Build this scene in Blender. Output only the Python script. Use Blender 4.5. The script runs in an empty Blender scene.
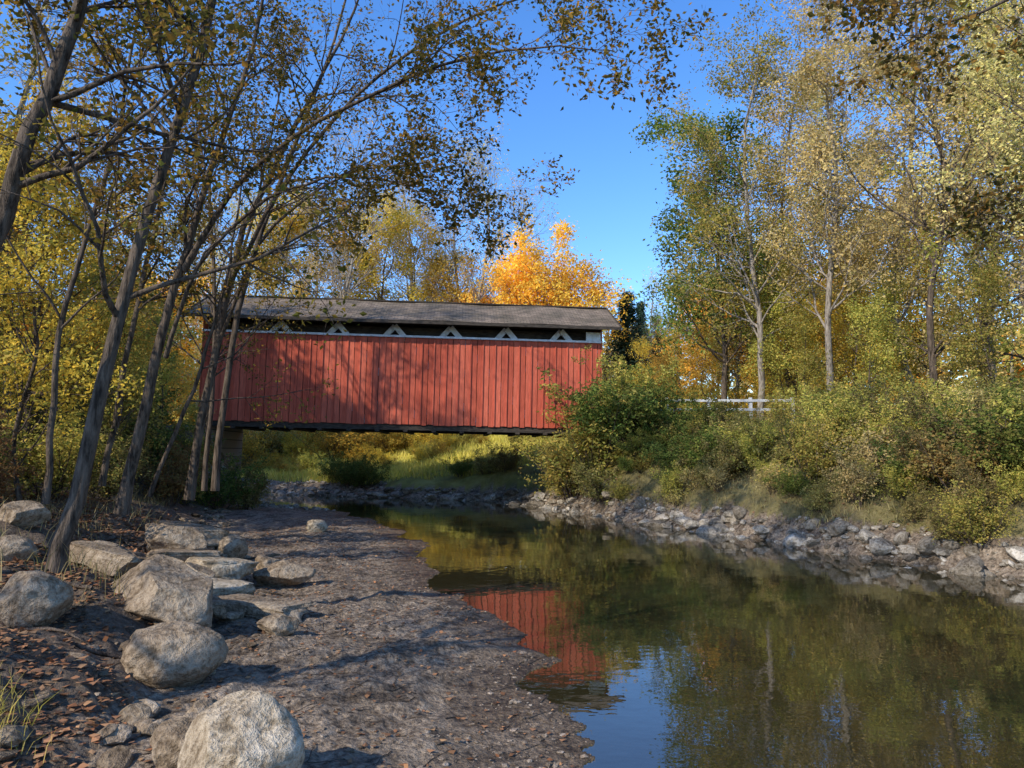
import bpy, bmesh, math, random
import numpy as np
from mathutils import Vector, noise, Matrix
random.seed(3)
rng = np.random.default_rng(11)
scene = bpy.context.scene
coll = scene.collection

# ------------------------------------------------------------ helpers
def norm(a):
    return a / np.maximum(np.linalg.norm(a, axis=-1, keepdims=True), 1e-9)

class Geo:
    def __init__(s):
        s.V = []; s.n = 0; s.F = {3: [], 4: []}; s.M = {3: [], 4: []}; s.S = {3: [], 4: []}
    def add(s, V, F, mat=0, smooth=False):
        V = np.asarray(V, float).reshape(-1, 3); F = np.asarray(F, int)
        k = F.shape[-1]; F = F.reshape(-1, k)
        s.V.append(V); s.F[k].append(F + s.n); s.n += len(V)
        s.M[k].append(np.full(len(F), mat)); s.S[k].append(np.full(len(F), smooth))
    def mesh(s, name, mats):
        V = np.concatenate(s.V)
        me = bpy.data.meshes.new(name)
        loops = []; starts = []; mi = []; sm = []; off = 0
        for k in (3, 4):
            if s.F[k]:
                F = np.concatenate(s.F[k]); loops.append(F.ravel())
                starts.append(off + np.arange(len(F)) * k); off += F.size
                mi.append(np.concatenate(s.M[k])); sm.append(np.concatenate(s.S[k]))
        loops = np.concatenate(loops); starts = np.concatenate(starts)
        me.vertices.add(len(V)); me.vertices.foreach_set("co", V.astype(np.float32).ravel())
        me.loops.add(len(loops)); me.loops.foreach_set("vertex_index", loops.astype(np.int32))
        me.polygons.add(len(starts)); me.polygons.foreach_set("loop_start", starts.astype(np.int32))
        me.polygons.foreach_set("material_index", np.concatenate(mi).astype(np.int32))
        me.polygons.foreach_set("use_smooth", np.concatenate(sm).astype(bool))
        for m in mats: me.materials.append(m)
        me.update(calc_edges=True)
        return me

def obj(name, me, loc=(0, 0, 0), rotz=0, scale=1, parent=None):
    o = bpy.data.objects.new(name, me)
    o.location = loc; o.rotation_euler = (0, 0, rotz)
    o.scale = (scale,) * 3 if not hasattr(scale, '__len__') else scale
    if parent: o.parent = parent
    coll.objects.link(o)
    return o

def box(g, c, size, mat=0, R=None):
    sx, sy, sz = [v / 2 for v in size]
    V = np.array([[x, y, z] for x in (-sx, sx) for y in (-sy, sy) for z in (-sz, sz)])
    if R is not None: V = V @ np.array(R).T
    F = [[0, 1, 3, 2], [4, 6, 7, 5], [0, 4, 5, 1], [2, 3, 7, 6], [0, 2, 6, 4], [1, 5, 7, 3]]
    g.add(V + np.array(c), F, mat)

_tab = rng.random((256, 256))
def vnoise(x, y, s=0):
    x = np.asarray(x, float) + s * 17.3; y = np.asarray(y, float) + s * 9.1
    xi = np.floor(x).astype(int); yi = np.floor(y).astype(int)
    fx = x - xi; fy = y - yi
    fx = fx * fx * (3 - 2 * fx); fy = fy * fy * (3 - 2 * fy)
    a = _tab[xi % 256, yi % 256]; b = _tab[(xi + 1) % 256, yi % 256]
    c = _tab[xi % 256, (yi + 1) % 256]; d = _tab[(xi + 1) % 256, (yi + 1) % 256]
    return (a * (1 - fx) + b * fx) * (1 - fy) + (c * (1 - fx) + d * fx) * fy - 0.5

# ------------------------------------------------------------ materials
def newmat(name):
    m = bpy.data.materials.new(name); m.use_nodes = True
    nt = m.node_tree; nt.nodes.clear()
    out = nt.nodes.new("ShaderNodeOutputMaterial")
    return m, nt, out
def ramp(nt, fac, stops, interp='LINEAR'):
    r = nt.nodes.new("ShaderNodeValToRGB"); r.color_ramp.interpolation = interp
    el = r.color_ramp.elements
    while len(el) < len(stops): el.new(0.5)
    for e, (p, c) in zip(el, stops):
        e.position = p; e.color = (*c, 1) if len(c) == 3 else c
    if fac is not None: nt.links.new(fac, r.inputs[0])
    return r.outputs[0]
def tex(nt, kind, scale, coord=None, **kw):
    t = nt.nodes.new(kind)
    t.inputs["Scale"].default_value = scale
    for k, v in kw.items():
        if k in t.inputs: t.inputs[k].default_value = v
        else: setattr(t, k, v)
    if coord is not None: nt.links.new(coord, t.inputs["Vector"])
    return t
def coord(nt, kind="Object", scale=None):
    c = nt.nodes.new("ShaderNodeTexCoord").outputs[kind]
    if scale:
        mp = nt.nodes.new("ShaderNodeMapping"); mp.inputs["Scale"].default_value = scale
        nt.links.new(c, mp.inputs[0]); c = mp.outputs[0]
    return c
def mixc(nt, fac, a, b, mode='MIX'):
    m = nt.nodes.new("ShaderNodeMix"); m.data_type = 'RGBA'; m.blend_type = mode
    for s, v in ((0, fac), (6, a), (7, b)):
        if isinstance(v, (int, float)): m.inputs[s].default_value = v
        elif isinstance(v, tuple): m.inputs[s].default_value = (*v, 1)
        else: nt.links.new(v, m.inputs[s])
    return m.outputs[2]
def math_n(nt, op, a, b=None, c=None):
    m = nt.nodes.new("ShaderNodeMath"); m.operation = op
    for i, v in enumerate((a, b, c)):
        if v is None: continue
        if isinstance(v, (int, float)): m.inputs[i].default_value = v
        else: nt.links.new(v, m.inputs[i])
    return m.outputs[0]
def bump(nt, h, strength, dist=0.02, nrm=None):
    b = nt.nodes.new("ShaderNodeBump"); b.inputs["Strength"].default_value = strength
    b.inputs["Distance"].default_value = dist
    nt.links.new(h, b.inputs["Height"])
    if nrm is not None: nt.links.new(nrm, b.inputs["Normal"])
    return b.outputs[0]
def principled(nt, out, col, rough=0.8, nrm=None, spec=0.3):
    p = nt.nodes.new("ShaderNodeBsdfPrincipled")
    if isinstance(col, tuple): p.inputs["Base Color"].default_value = (*col, 1)
    else: nt.links.new(col, p.inputs["Base Color"])
    if isinstance(rough, (int, float)): p.inputs["Roughness"].default_value = rough
    else: nt.links.new(rough, p.inputs["Roughness"])
    p.inputs["Specular IOR Level"].default_value = spec
    if nrm is not None: nt.links.new(nrm, p.inputs["Normal"])
    nt.links.new(p.outputs[0], out.inputs[0])
    return p

def leaf_mat(name, cols, trans=0.4, clump=0.6, gain=1.0):
    m, nt, out = newmat(name)
    g = nt.nodes.new("ShaderNodeNewGeometry")
    n = len(cols)
    c = ramp(nt, g.outputs["Random Per Island"], [(i / max(n - 1, 1), tuple(min(v * gain, .8) for v in cc)) for i, cc in enumerate(cols)])
    nz = tex(nt, "ShaderNodeTexNoise", clump, coord(nt), Detail=0.0)
    oi = nt.nodes.new("ShaderNodeObjectInfo")
    v = math_n(nt, 'MULTIPLY_ADD', nz.outputs["Fac"], 1.3, 0.45)
    v2 = math_n(nt, 'MULTIPLY_ADD', oi.outputs["Random"], 0.4, 0.82)
    v = math_n(nt, 'MULTIPLY', v, v2)
    hs = nt.nodes.new("ShaderNodeHueSaturation")
    nt.links.new(v, hs.inputs["Value"]); nt.links.new(c, hs.inputs["Color"])
    nt.links.new(math_n(nt, 'MULTIPLY_ADD', oi.outputs["Random"], 0.035, 0.477), hs.inputs["Hue"])
    d = nt.nodes.new("ShaderNodeBsdfDiffuse"); t = nt.nodes.new("ShaderNodeBsdfTranslucent")
    nt.links.new(hs.outputs[0], d.inputs[0]); nt.links.new(hs.outputs[0], t.inputs[0])
    mx = nt.nodes.new("ShaderNodeMixShader"); mx.inputs[0].default_value = trans
    nt.links.new(d.outputs[0], mx.inputs[1]); nt.links.new(t.outputs[0], mx.inputs[2])
    nt.links.new(mx.outputs[0], out.inputs[0])
    return m

def bark_mat(name, c1, c2):
    m, nt, out = newmat(name)
    co = coord(nt, "Object", (9, 9, 1.6))
    n1 = tex(nt, "ShaderNodeTexNoise", 2.0, co, Detail=4.0, Roughness=0.7)
    c = ramp(nt, n1.outputs["Fac"], [(0.36, c1), (0.6, c2)])
    principled(nt, out, c, 0.9, bump(nt, n1.outputs["Fac"], 1.0, 0.04), 0.15)
    return m

M = {}
M['bark_dark'] = bark_mat("bark_dark", (0.03, 0.022, 0.015), (0.155, 0.115, 0.082))
M['bark_grey'] = bark_mat("bark_grey", (0.10, 0.08, 0.058), (0.38, 0.32, 0.25))
M['lf_olive'] = leaf_mat("leaf_olive", [(0.10, 0.12, 0.02), (0.19, 0.185, 0.04), (0.30, 0.24, 0.055), (0.14, 0.145, 0.03), (0.35, 0.25, 0.06)], .42, .6, 1.85)
M['lf_tan'] = leaf_mat("leaf_tan", [(0.20, 0.175, 0.06), (0.34, 0.27, 0.105), (0.26, 0.21, 0.09), (0.40, 0.30, 0.10), (0.16, 0.15, 0.05)], .42, .6, 2.0)
M['lf_gold'] = leaf_mat("leaf_gold", [(0.58, 0.28, 0.035), (0.68, 0.38, 0.06), (0.54, 0.23, 0.03), (0.66, 0.41, 0.08), (0.40, 0.24, 0.04)], .45, .6, 1.4)
M['lf_yel'] = leaf_mat("leaf_yellow", [(0.48, 0.32, 0.045), (0.36, 0.27, 0.05), (0.24, 0.21, 0.04), (0.56, 0.33, 0.045), (0.20, 0.18, 0.035)], .45, .6, 1.5)
M['lf_green'] = leaf_mat("leaf_green", [(0.045, 0.07, 0.016), (0.08, 0.11, 0.025), (0.11, 0.135, 0.03), (0.17, 0.155, 0.04)], .4, .6, 1.45)
M['lf_near'] = leaf_mat("leaf_near", [(0.06, 0.065, 0.014), (0.14, 0.12, 0.025), (0.27, 0.17, 0.035), (0.10, 0.09, 0.02), (0.40, 0.22, 0.035)], 0.42, .6, 1.1)
M['lf_bush'] = leaf_mat("leaf_bush", [(0.09, 0.10, 0.024), (0.16, 0.155, 0.045), (0.24, 0.19, 0.065), (0.14, 0.11, 0.045), (0.29, 0.24, 0.09)], .4, .8, 1.5)
M['lf_red'] = leaf_mat("leaf_russet", [(0.18, 0.09, 0.035), (0.25, 0.16, 0.05), (0.16, 0.11, 0.045), (0.22, 0.19, 0.06)], .4, .8, 1.15)
M['lf_litter'] = leaf_mat("leaf_litter", [(0.16, 0.08, 0.035), (0.28, 0.15, 0.07), (0.10, 0.06, 0.035), (0.36, 0.22, 0.10), (0.22, 0.09, 0.035)], 0.1, 2.0, 1.15)
M['needle'] = leaf_mat("needles", [(0.03, 0.06, 0.04), (0.05, 0.09, 0.06), (0.02, 0.04, 0.025)], 0.15)
M['grass'] = leaf_mat("grass_blades", [(0.13, 0.13, 0.035), (0.30, 0.25, 0.11), (0.38, 0.31, 0.14), (0.19, 0.16, 0.06), (0.25, 0.19, 0.08)], 0.3, .8, 1.05)
M['grass_y'] = leaf_mat("grass_meadow", [(0.32, 0.32, 0.04), (0.48, 0.43, 0.08), (0.54, 0.46, 0.12), (0.38, 0.36, 0.06)], 0.35, .5, 1.5)

def rock_mat(name, a, b, c):
    m, nt, out = newmat(name)
    co = coord(nt)
    g = nt.nodes.new("ShaderNodeNewGeometry")
    n1 = tex(nt, "ShaderNodeTexNoise", 3.0, co, Detail=7.0, Roughness=0.65)
    n2 = tex(nt, "ShaderNodeTexNoise", 24.0, co, Detail=4.0, Roughness=0.75)
    n3 = tex(nt, "ShaderNodeTexNoise", 8.0, co, Detail=3.0, Roughness=0.6, Distortion=1.0)
    col = ramp(nt, n1.outputs["Fac"], [(0.32, a), (0.5, b), (0.68, c)])
    sp = ramp(nt, n2.outputs["Fac"], [(0.38, (0.5, 0.47, 0.43)), (0.52, (1.0, 1.0, 1.0)), (0.66, (1.15, 1.15, 1.15))])
    col = mixc(nt, 0.8, col, sp, 'MULTIPLY')
    col = mixc(nt, 0.75, col, ramp(nt, n3.outputs["Fac"], [(0.36, (0.5, 0.47, 0.41)), (0.48, (1, 1, 1))]), 'MULTIPLY')
    isl = ramp(nt, g.outputs["Random Per Island"], [(0, (0.5, 0.46, 0.40)), (0.5, (0.9, 0.86, 0.78)), (1, (1.3, 1.27, 1.2))])
    col = mixc(nt, 1.0, col, isl, 'MULTIPLY')
    h = math_n(nt, 'ADD', n1.outputs["Fac"], math_n(nt, 'MULTIPLY', n2.outputs["Fac"], 0.4))
    principled(nt, out, col, 0.85, bump(nt, h, 1.0, 0.06), 0.2)
    return m
M['rock_tan'] = rock_mat("rock_tan", (0.28, 0.21, 0.14), (0.46, 0.375, 0.27), (0.56, 0.48, 0.37))
M['rock_brown'] = rock_mat("rock_brown", (0.18, 0.13, 0.085), (0.32, 0.245, 0.17), (0.42, 0.34, 0.25))
M['rock_grey'] = rock_mat("rock_grey", (0.20, 0.165, 0.125), (0.38, 0.335, 0.275), (0.54, 0.49, 0.42))
M['mud'] = rock_mat("mud_clods", (0.17, 0.125, 0.09), (0.30, 0.235, 0.18), (0.42, 0.35, 0.28))

# ------------------------------------------------------------ terrain
LS = np.array([(4, -60), (1.6, -12), (0.7, 0), (0.34, 3.7), (0.22, 4.5), (0.24, 5.4), (0.15, 6.6), (-0.2, 8.2), (-0.8, 9.4), (-1.05, 11.3), (-1.6, 13.6), (-3.3, 18.5),
               (-5.4, 22.5), (-9.5, 26), (-15, 29.5), (-19, 34), (-22, 41), (-28, 54), (-42, 78), (-70, 112)], float)
RS = np.array([(24, -60), (15, -8), (11, 2), (8.8, 7), (7.2, 10), (5.4, 13.1), (4.2, 16.2), (2.5, 20), (1.2, 22.8), (0.2, 25.2), (-2.3, 27.5),
               (-6, 28.9), (-10.5, 31), (-14, 34.5), (-17, 40), (-22, 52), (-34, 77), (-60, 112)], float)
LB = np.array([(-1, -60), (-1.5, -8), (-1.75, 2.5), (-2.1, 4.2), (-2.6, 6.0), (-2.9, 7.5), (-3.3, 9.5), (-4.3, 11.5), (-6, 15), (-7.8, 19), (-9.2, 22.5), (-12.0, 26.5),
               (-18.5, 31), (-21.5, 35), (-25, 42), (-31, 55), (-46, 80), (-75, 115)], float)
def seg_dist(x, y, poly):
    d = np.full(x.shape, 1e9)
    for a, b in zip(poly[:-1], poly[1:]):
        ab = b - a; t = np.clip(((x - a[0]) * ab[0] + (y - a[1]) * ab[1]) / (ab @ ab), 0, 1)
        d = np.minimum(d, np.hypot(x - a[0] - t * ab[0], y - a[1] - t * ab[1]))
    return d
def inside(x, y, poly):
    r = np.zeros(x.shape, bool); n = len(poly)
    for i in range(n):
        a = poly[i]; b = poly[(i + 1) % n]
        if a[1] == b[1]: continue
        c = ((a[1] > y) != (b[1] > y)) & (x < (b[0] - a[0]) * (y - a[1]) / (b[1] - a[1]) + a[0])
        r ^= c
    return r
P_creek = np.concatenate([LS, RS[::-1]])
P_left = np.concatenate([LS, [(-900, 400), (-900, -400), (0, -400)]])
P_bank = np.concatenate([LB, [(-900, 400), (-900, -400), (-5, -400)]])
def zones(x, y):
    wx = x + 0.5 * vnoise(x * 0.9, y * 0.9, 1) + 0.3 * vnoise(x * 2.6, y * 2.6, 2) + .12 * vnoise(x * 8, y * 8, 22)
    wy = y + 0.5 * vnoise(x * 0.9, y * 0.9, 3) + .12 * vnoise(x * 8, y * 8, 23)
    dl_s = seg_dist(wx, wy, LS); dr = seg_dist(wx, wy, RS); db = seg_dist(wx, wy, LB)
    cr = inside(wx, wy, P_creek); lf = inside(wx, wy, P_left); bk = inside(wx, wy, P_bank)
    return np.minimum(dl_s, dr), dl_s, dr, db, cr, lf, bk
def H(x, y, z=None):
    x = np.atleast_1d(np.asarray(x, float)); y = np.atleast_1d(np.asarray(y, float))
    dc, dls, dr, db, cr, lf, bk = z if z is not None else zones(x, y)
    bed = -0.01 - 0.34 * (1 - np.exp(-dc / 3.0)) - 0.2 * vnoise(x * 0.5, y * 0.5, 4) * np.minimum(dc, 1) + .06 * vnoise(x * 3, y * 3, 14) * np.minimum(dc, 1)
    bed = np.minimum(bed, -.008)
    near = np.clip((30 - np.hypot(x, y)) / 20, 0, 1)
    bar = 0.006 + 0.17 * (1 - np.exp(-dls / 1.8)) + np.minimum(dls * 1.2, 1) * (0.10 * vnoise(x * 1.3, y * 1.3, 5) + 0.06 * vnoise(x * 4, y * 4, 6)
          + near * (0.035 * vnoise(x * 10, y * 10, 7) + .02 * vnoise(x * 22, y * 22, 17)))
    bar = np.maximum(bar, .008 + .01 * np.minimum(dls, 1))
    bankh = bar + np.interp(db, [0, .5, 1, 2, 4, 8, 20, 60, 400], [0, .2, .36, .62, 1.05, 1.6, 2.5, 5, 24]) + np.minimum(db, 1) * (0.25 * vnoise(x * 1.1, y * 1.1, 8) + 0.06 * vnoise(x * 5, y * 5, 9))
    right = 0.02 + np.interp(dr, [0, .4, 1, 2, 4, 8, 14, 30, 80, 400], [0, .3, .8, 1.2, 1.6, 2.15, 2.75, 3.3, 6, 26]) + np.minimum(dr, 1) * (0.3 * vnoise(x * 0.7, y * 0.7, 10) + 0.1 * vnoise(x * 4, y * 4, 12))
    low = np.clip((-1 - x) / 5, 0, 1) * np.clip((48 - y) / 14, 0, 1) * np.clip((y - 24) / 3, 0, 1)
    right = right * (1 - .55 * low)
    h = np.where(cr, bed, np.where(bk, bankh, np.where(lf, bar, right)))
    e = 2.45 * np.clip((6.2 - np.abs(y - 24.4)) / 3.2, 0, 1) * np.clip(np.maximum((x - 1.5) / 1.3, (-8.1 - x) / 1.5), 0, 1)
    e = e * np.where(lf, np.clip(dls / 1.5, 0, 1), np.clip(dr / 1.2, 0, 1))
    return np.where(cr, h, np.maximum(h, e))
def hz(x, y): return float(H(x, y)[0])

def build_ground():
    fw = np.radians(np.linspace(-42, 42, 700)); bk = np.radians(np.linspace(42, 318, 90))[1:-1]
    ang = np.concatenate([fw, bk]); na = len(ang)
    r = [1.2]
    while r[-1] < 640: r.append(r[-1] * (1.0065 if 3 < r[-1] < 16 else 1.013))
    r = np.array(r); nr = len(r)
    A, R = np.meshgrid(ang, r)
    X = (R * np.sin(A)).ravel(); Y = (R * np.cos(A)).ravel()
    X = np.append(X, 0.0); Y = np.append(Y, 0.0)
    z = zones(X, Y); Z = H(X, Y, z)
    g = Geo()
    i, j = np.meshgrid(np.arange(nr - 1), np.arange(na), indexing='ij')
    j2 = (j + 1) % na
    Fq = np.stack([i * na + j, (i + 1) * na + j, (i + 1) * na + j2, i * na + j2], -1).reshape(-1, 4)
    g.add(np.stack([X, Y, Z], -1), Fq, 0, True)
    c = nr * na; jj = np.arange(na)
    g.F[3].append(np.stack([np.full(na, c), jj, (jj + 1) % na], -1)); g.M[3].append(np.zeros(na)); g.S[3].append(np.ones(na, bool))
    m, nt, out = newmat("ground_soil")
    co = coord(nt)
    at = nt.nodes.new("ShaderNodeAttribute"); at.attribute_name = "zone"
    sep = nt.nodes.new("ShaderNodeSeparateColor"); nt.links.new(at.outputs["Color"], sep.inputs[0])
    n1 = tex(nt, "ShaderNodeTexNoise", 1.4, co, Detail=5.0, Roughness=0.6)
    n2 = tex(nt, "ShaderNodeTexNoise", 18.0, co, Detail=5.0, Roughness=0.75)
    v1 = tex(nt, "ShaderNodeTexVoronoi", 34.0, co)
    n3 = tex(nt, "ShaderNodeTexNoise", 4.5, co, Detail=4.0, Roughness=0.65)
    barc = ramp(nt, n2.outputs["Fac"], [(0.34, (0.12, 0.088, 0.060)), (0.5, (0.31, 0.245, 0.18)), (0.68, (0.46, 0.375, 0.285))])
    pc = nt.nodes.new("ShaderNodeSeparateColor"); nt.links.new(v1.outputs["Color"], pc.inputs[0])
    barc = mixc(nt, 0.35, barc, ramp(nt, pc.outputs[0], [(0, (0.5, 0.47, 0.43)), (1, (1.4, 1.35, 1.28))]), 'MULTIPLY')
    barc = mixc(nt, 0.9, barc, ramp(nt, n3.outputs["Fac"], [(0.36, (0.45, 0.41, 0.36)), (0.5, (1.0, .97, .93)), (0.65, (1.3, 1.27, 1.22))]), 'MULTIPLY')
    barc = mixc(nt, 0.6, barc, ramp(nt, n1.outputs["Fac"], [(0.40, (0.6, 0.56, 0.5)), (0.58, (1.15, 1.13, 1.1))]), 'MULTIPLY')
    soil = ramp(nt, n2.outputs["Fac"], [(0.33, (0.08, 0.052, 0.032)), (0.55, (0.19, 0.135, 0.088)), (0.72, (0.29, 0.22, 0.15))])
    grs = ramp(nt, n1.outputs["Fac"], [(0.35, (0.19, 0.165, 0.04)), (0.5, (0.30, 0.27, 0.05)), (0.65, (0.42, 0.37, 0.10))])
    bed = ramp(nt, n1.outputs["Fac"], [(0.36, (0.12, 0.088, 0.035)), (0.5, (0.27, 0.205, 0.09)), (0.62, (0.50, 0.39, 0.19))])
    col = mixc(nt, sep.outputs[0], grs, barc)
    col = mixc(nt, sep.outputs[1], col, soil)
    wet = at.outputs["Alpha"]
    col = mixc(nt, wet, col, mixc(nt, 1.0, col, (0.42, 0.37, 0.31), 'MULTIPLY'))
    col = mixc(nt, sep.outputs[2], col, bed)
    h = math_n(nt, 'ADD', math_n(nt, 'MULTIPLY', v1.outputs["Distance"], -0.5), math_n(nt, 'MULTIPLY', n2.outputs["Fac"], 1.9))
    rg = math_n(nt, 'MULTIPLY_ADD', wet, -0.45, 0.85)
    principled(nt, out, col, rg, bump(nt, h, 1.0, 0.045), 0.3)
    me = g.mesh("ground", [m])
    dc, dls, dr, db, cr, lf, bkk = z
    C = np.zeros((len(X), 4), np.float32)
    C[:, 0] = (lf | (dr < np.where(X < -5, 1.5, .6))) * 1.0
    C[:, 1] = np.where(bkk, np.clip(db / 0.4, 0, 1), 0) * np.clip((45 - np.hypot(X, Y)) / 20, 0.1, 1)
    C[:, 1] = np.maximum(C[:, 1], (~lf & ~cr & (dr > .5) & (dr < 9) & (Y < 25)) * 0.6)
    C[:, 0] *= np.clip((70 - np.hypot(X, Y)) / 20, 0, 1)
    C[:, 2] = cr * np.clip(dc / 0.6, 0, 1)
    C[:, 3] = np.clip(1 - (dls - .05 + .5 * vnoise(X * 2, Y * 2, 31)) / .7, 0, 1) * (lf | cr) * .9
    a = me.color_attributes.new("zone", 'FLOAT_COLOR', 'POINT'); a.data.foreach_set("color", C.ravel())
    obj("ground", me)
build_ground()

# water
def build_water():
    g = Geo()
    g.add([(-140, -60, 0), (60, -60, 0), (60, 140, 0), (-140, 140, 0)], [[0, 1, 2, 3]])
    m, nt, out = newmat("creek_water")
    co = coord(nt)
    w1 = tex(nt, "ShaderNodeTexNoise", 1.5, co, Detail=2.0)
    mp = nt.nodes.new("ShaderNodeMapping"); mp.inputs["Scale"].default_value = (1.0, 1.6, 1); mp.inputs["Rotation"].default_value = (0, 0, 0.5)
    nt.links.new(co, mp.inputs[0])
    w2 = tex(nt, "ShaderNodeTexNoise", 8.0, mp.outputs[0], Detail=1.0)
    h = math_n(nt, 'ADD', w1.outputs["Fac"], math_n(nt, 'MULTIPLY', w2.outputs["Fac"], 0.16))
    nr = bump(nt, h, 0.10, 0.035)
    fr = nt.nodes.new("ShaderNodeFresnel"); fr.inputs[0].default_value = 1.7; nt.links.new(nr, fr.inputs[1])
    gl = nt.nodes.new("ShaderNodeBsdfGlossy"); gl.inputs["Roughness"].default_value = 0.01; nt.links.new(nr, gl.inputs["Normal"])
    gl.inputs["Color"].default_value = (1, 1, 1, 1)
    tr = nt.nodes.new("ShaderNodeBsdfTransparent"); tr.inputs[0].default_value = (0.84, 0.77, 0.52, 1)
    df = nt.nodes.new("ShaderNodeBsdfDiffuse"); df.inputs[0].default_value = (0.14, 0.11, 0.045, 1)
    mu = nt.nodes.new("ShaderNodeMixShader"); mu.inputs[0].default_value = 0.2
    nt.links.new(tr.outputs[0], mu.inputs[1]); nt.links.new(df.outputs[0], mu.inputs[2])
    mx = nt.nodes.new("ShaderNodeMixShader"); nt.links.new(fr.outputs[0], mx.inputs[0])
    nt.links.new(mu.outputs[0], mx.inputs[1]); nt.links.new(gl.outputs[0], mx.inputs[2])
    nt.links.new(mx.outputs[0], out.inputs[0])
    obj("creek_water", g.mesh("creek_water", [m]))
build_water()

# ------------------------------------------------------------ vegetation generator
def catmull(pts, n):
    p = np.asarray(pts, float); k = len(p)
    q = np.vstack([2 * p[0] - p[1], p, 2 * p[-1] - p[-2]])
    u = np.linspace(0, k - 1 - 1e-6, n); i = u.astype(int); t = (u - i)[:, None]
    a, b, c, d = q[i], q[i + 1], q[i + 2], q[i + 3]
    return 0.5 * ((2 * b) + (c - a) * t + (2 * a - 5 * b + 4 * c - d) * t ** 2 + (3 * b - a - 3 * c + d) * t ** 3)

def tubes(g, P, R, sides, mat):
    N, n, _ = P.shape
    T = norm(np.gradient(P, axis=1))
    mean = norm(P[:, -1] - P[:, 0])
    A = np.where(np.abs(mean[:, 2:3]) > 0.8, np.array([[1., 0, 0]]), np.array([[0, 0, 1.]]))[:, None, :]
    U = norm(np.cross(T, A)); W = np.cross(T, U)
    th = np.arange(sides) * 2 * math.pi / sides
    ring = P[:, :, None, :] + R[:, :, None, None] * (np.cos(th)[None, None, :, None] * U[:, :, None, :] + np.sin(th)[None, None, :, None] * W[:, :, None, :])
    b = (np.arange(N) * n * sides)[:, None, None]; i = (np.arange(n - 1) * sides)[None, :, None]; j = np.arange(sides)[None, None, :]
    j2 = (j + 1) % sides
    F = np.stack([b + i + j, b + i + j2, b + i + sides + j2, b + i + sides + j], -1)
    g.add(ring.reshape(-1, 3), F.reshape(-1, 4), mat, True)

def grow(pos, d, L, r, n, wander, up, r_end=0.2):
    N = len(pos); P = np.zeros((N, n, 3)); P[:, 0] = pos; d = norm(d)
    for k in range(1, n):
        d = norm(d + rng.normal(0, wander, (N, 3)) + np.array([0, 0, up]))
        P[:, k] = P[:, k - 1] + d * (L / (n - 1))[:, None]
    s = np.linspace(0, 1, n)[None]
    return P, r[:, None] * (1 - (1 - r_end) * s)

def kids(P, R, per, t0, t1, ang, lenf, n, wander, up, rfac=0.5, minr=0.004, bias=None):
    N, m, _ = P.shape
    idx = np.repeat(np.arange(N), per)
    t = rng.uniform(t0, t1, len(idx)); f = t * (m - 1); i = np.minimum(f.astype(int), m - 2); fr = (f - i)[:, None]
    a = P[idx, i]; b = P[idx, i + 1]; pos = a + (b - a) * fr; T = norm(b - a)
    pr = R[idx, i]
    rv = rng.normal(0, 1, (len(idx), 3)); perp = norm(rv - (rv * T).sum(-1, keepdims=True) * T)
    an = np.radians(rng.uniform(ang[0], ang[1], len(idx)))[:, None]
    d = np.cos(an) * T + np.sin(an) * perp
    if bias is not None: d = d + np.array(bias)
    L = lenf(t, idx) * rng.uniform(0.65, 1.2, len(idx))
    r = np.maximum(np.minimum(pr * rfac, L * 0.013 + minr), minr)
    Pk, Rk = grow(pos, d, L, r, n, wander, up)
    return Pk, Rk, L

def leaves(g, P, per, size, jit, mat, t0=0.15, droop=-0.2, aspect=0.55, keep=1.0):
    N, m, _ = P.shape
    idx = np.repeat(np.arange(N), per)
    if keep < 1: idx = idx[rng.random(len(idx)) < keep]
    t = rng.uniform(t0, 1, len(idx)); f = t * (m - 1); i = np.minimum(f.astype(int), m - 2); fr = (f - i)[:, None]
    pos = P[idx, i] * (1 - fr) + P[idx, i + 1] * fr + rng.normal(0, jit, (len(idx), 3))
    leafquads(g, pos, size, mat, droop, aspect)
def leafquads(g, pos, size, mat, droop=-0.2, aspect=0.55, flat=False):
    K = len(pos)
    a = rng.normal(0, 1, (K, 3)); a[:, 2] = a[:, 2] * (0.12 if flat else 0.7) + droop; a = norm(a)
    rv = rng.normal(0, 1, (K, 3))
    if flat: rv = norm(np.cross(a, np.array([0, 0, 1.]) + rng.normal(0, 0.25, (K, 3))))
    b = norm(rv - (rv * a).sum(-1, keepdims=True) * a); c = np.cross(a, b)
    l = (size * rng.uniform(0.6, 1.35, K))[:, None]
    w = l * aspect * 0.5 * rng.uniform(0.8, 1.2, (K, 1)); fo = c * l * rng.uniform(-0.05, 0.22, (K, 1))
    V = np.stack([pos, pos + a * l * .45 + b * w + fo, pos + a * l, pos + a * l * .45 - b * w + fo], 1)
    g.add(V.reshape(-1, 3), np.arange(K * 4).reshape(-1, 4), mat, False)

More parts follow.
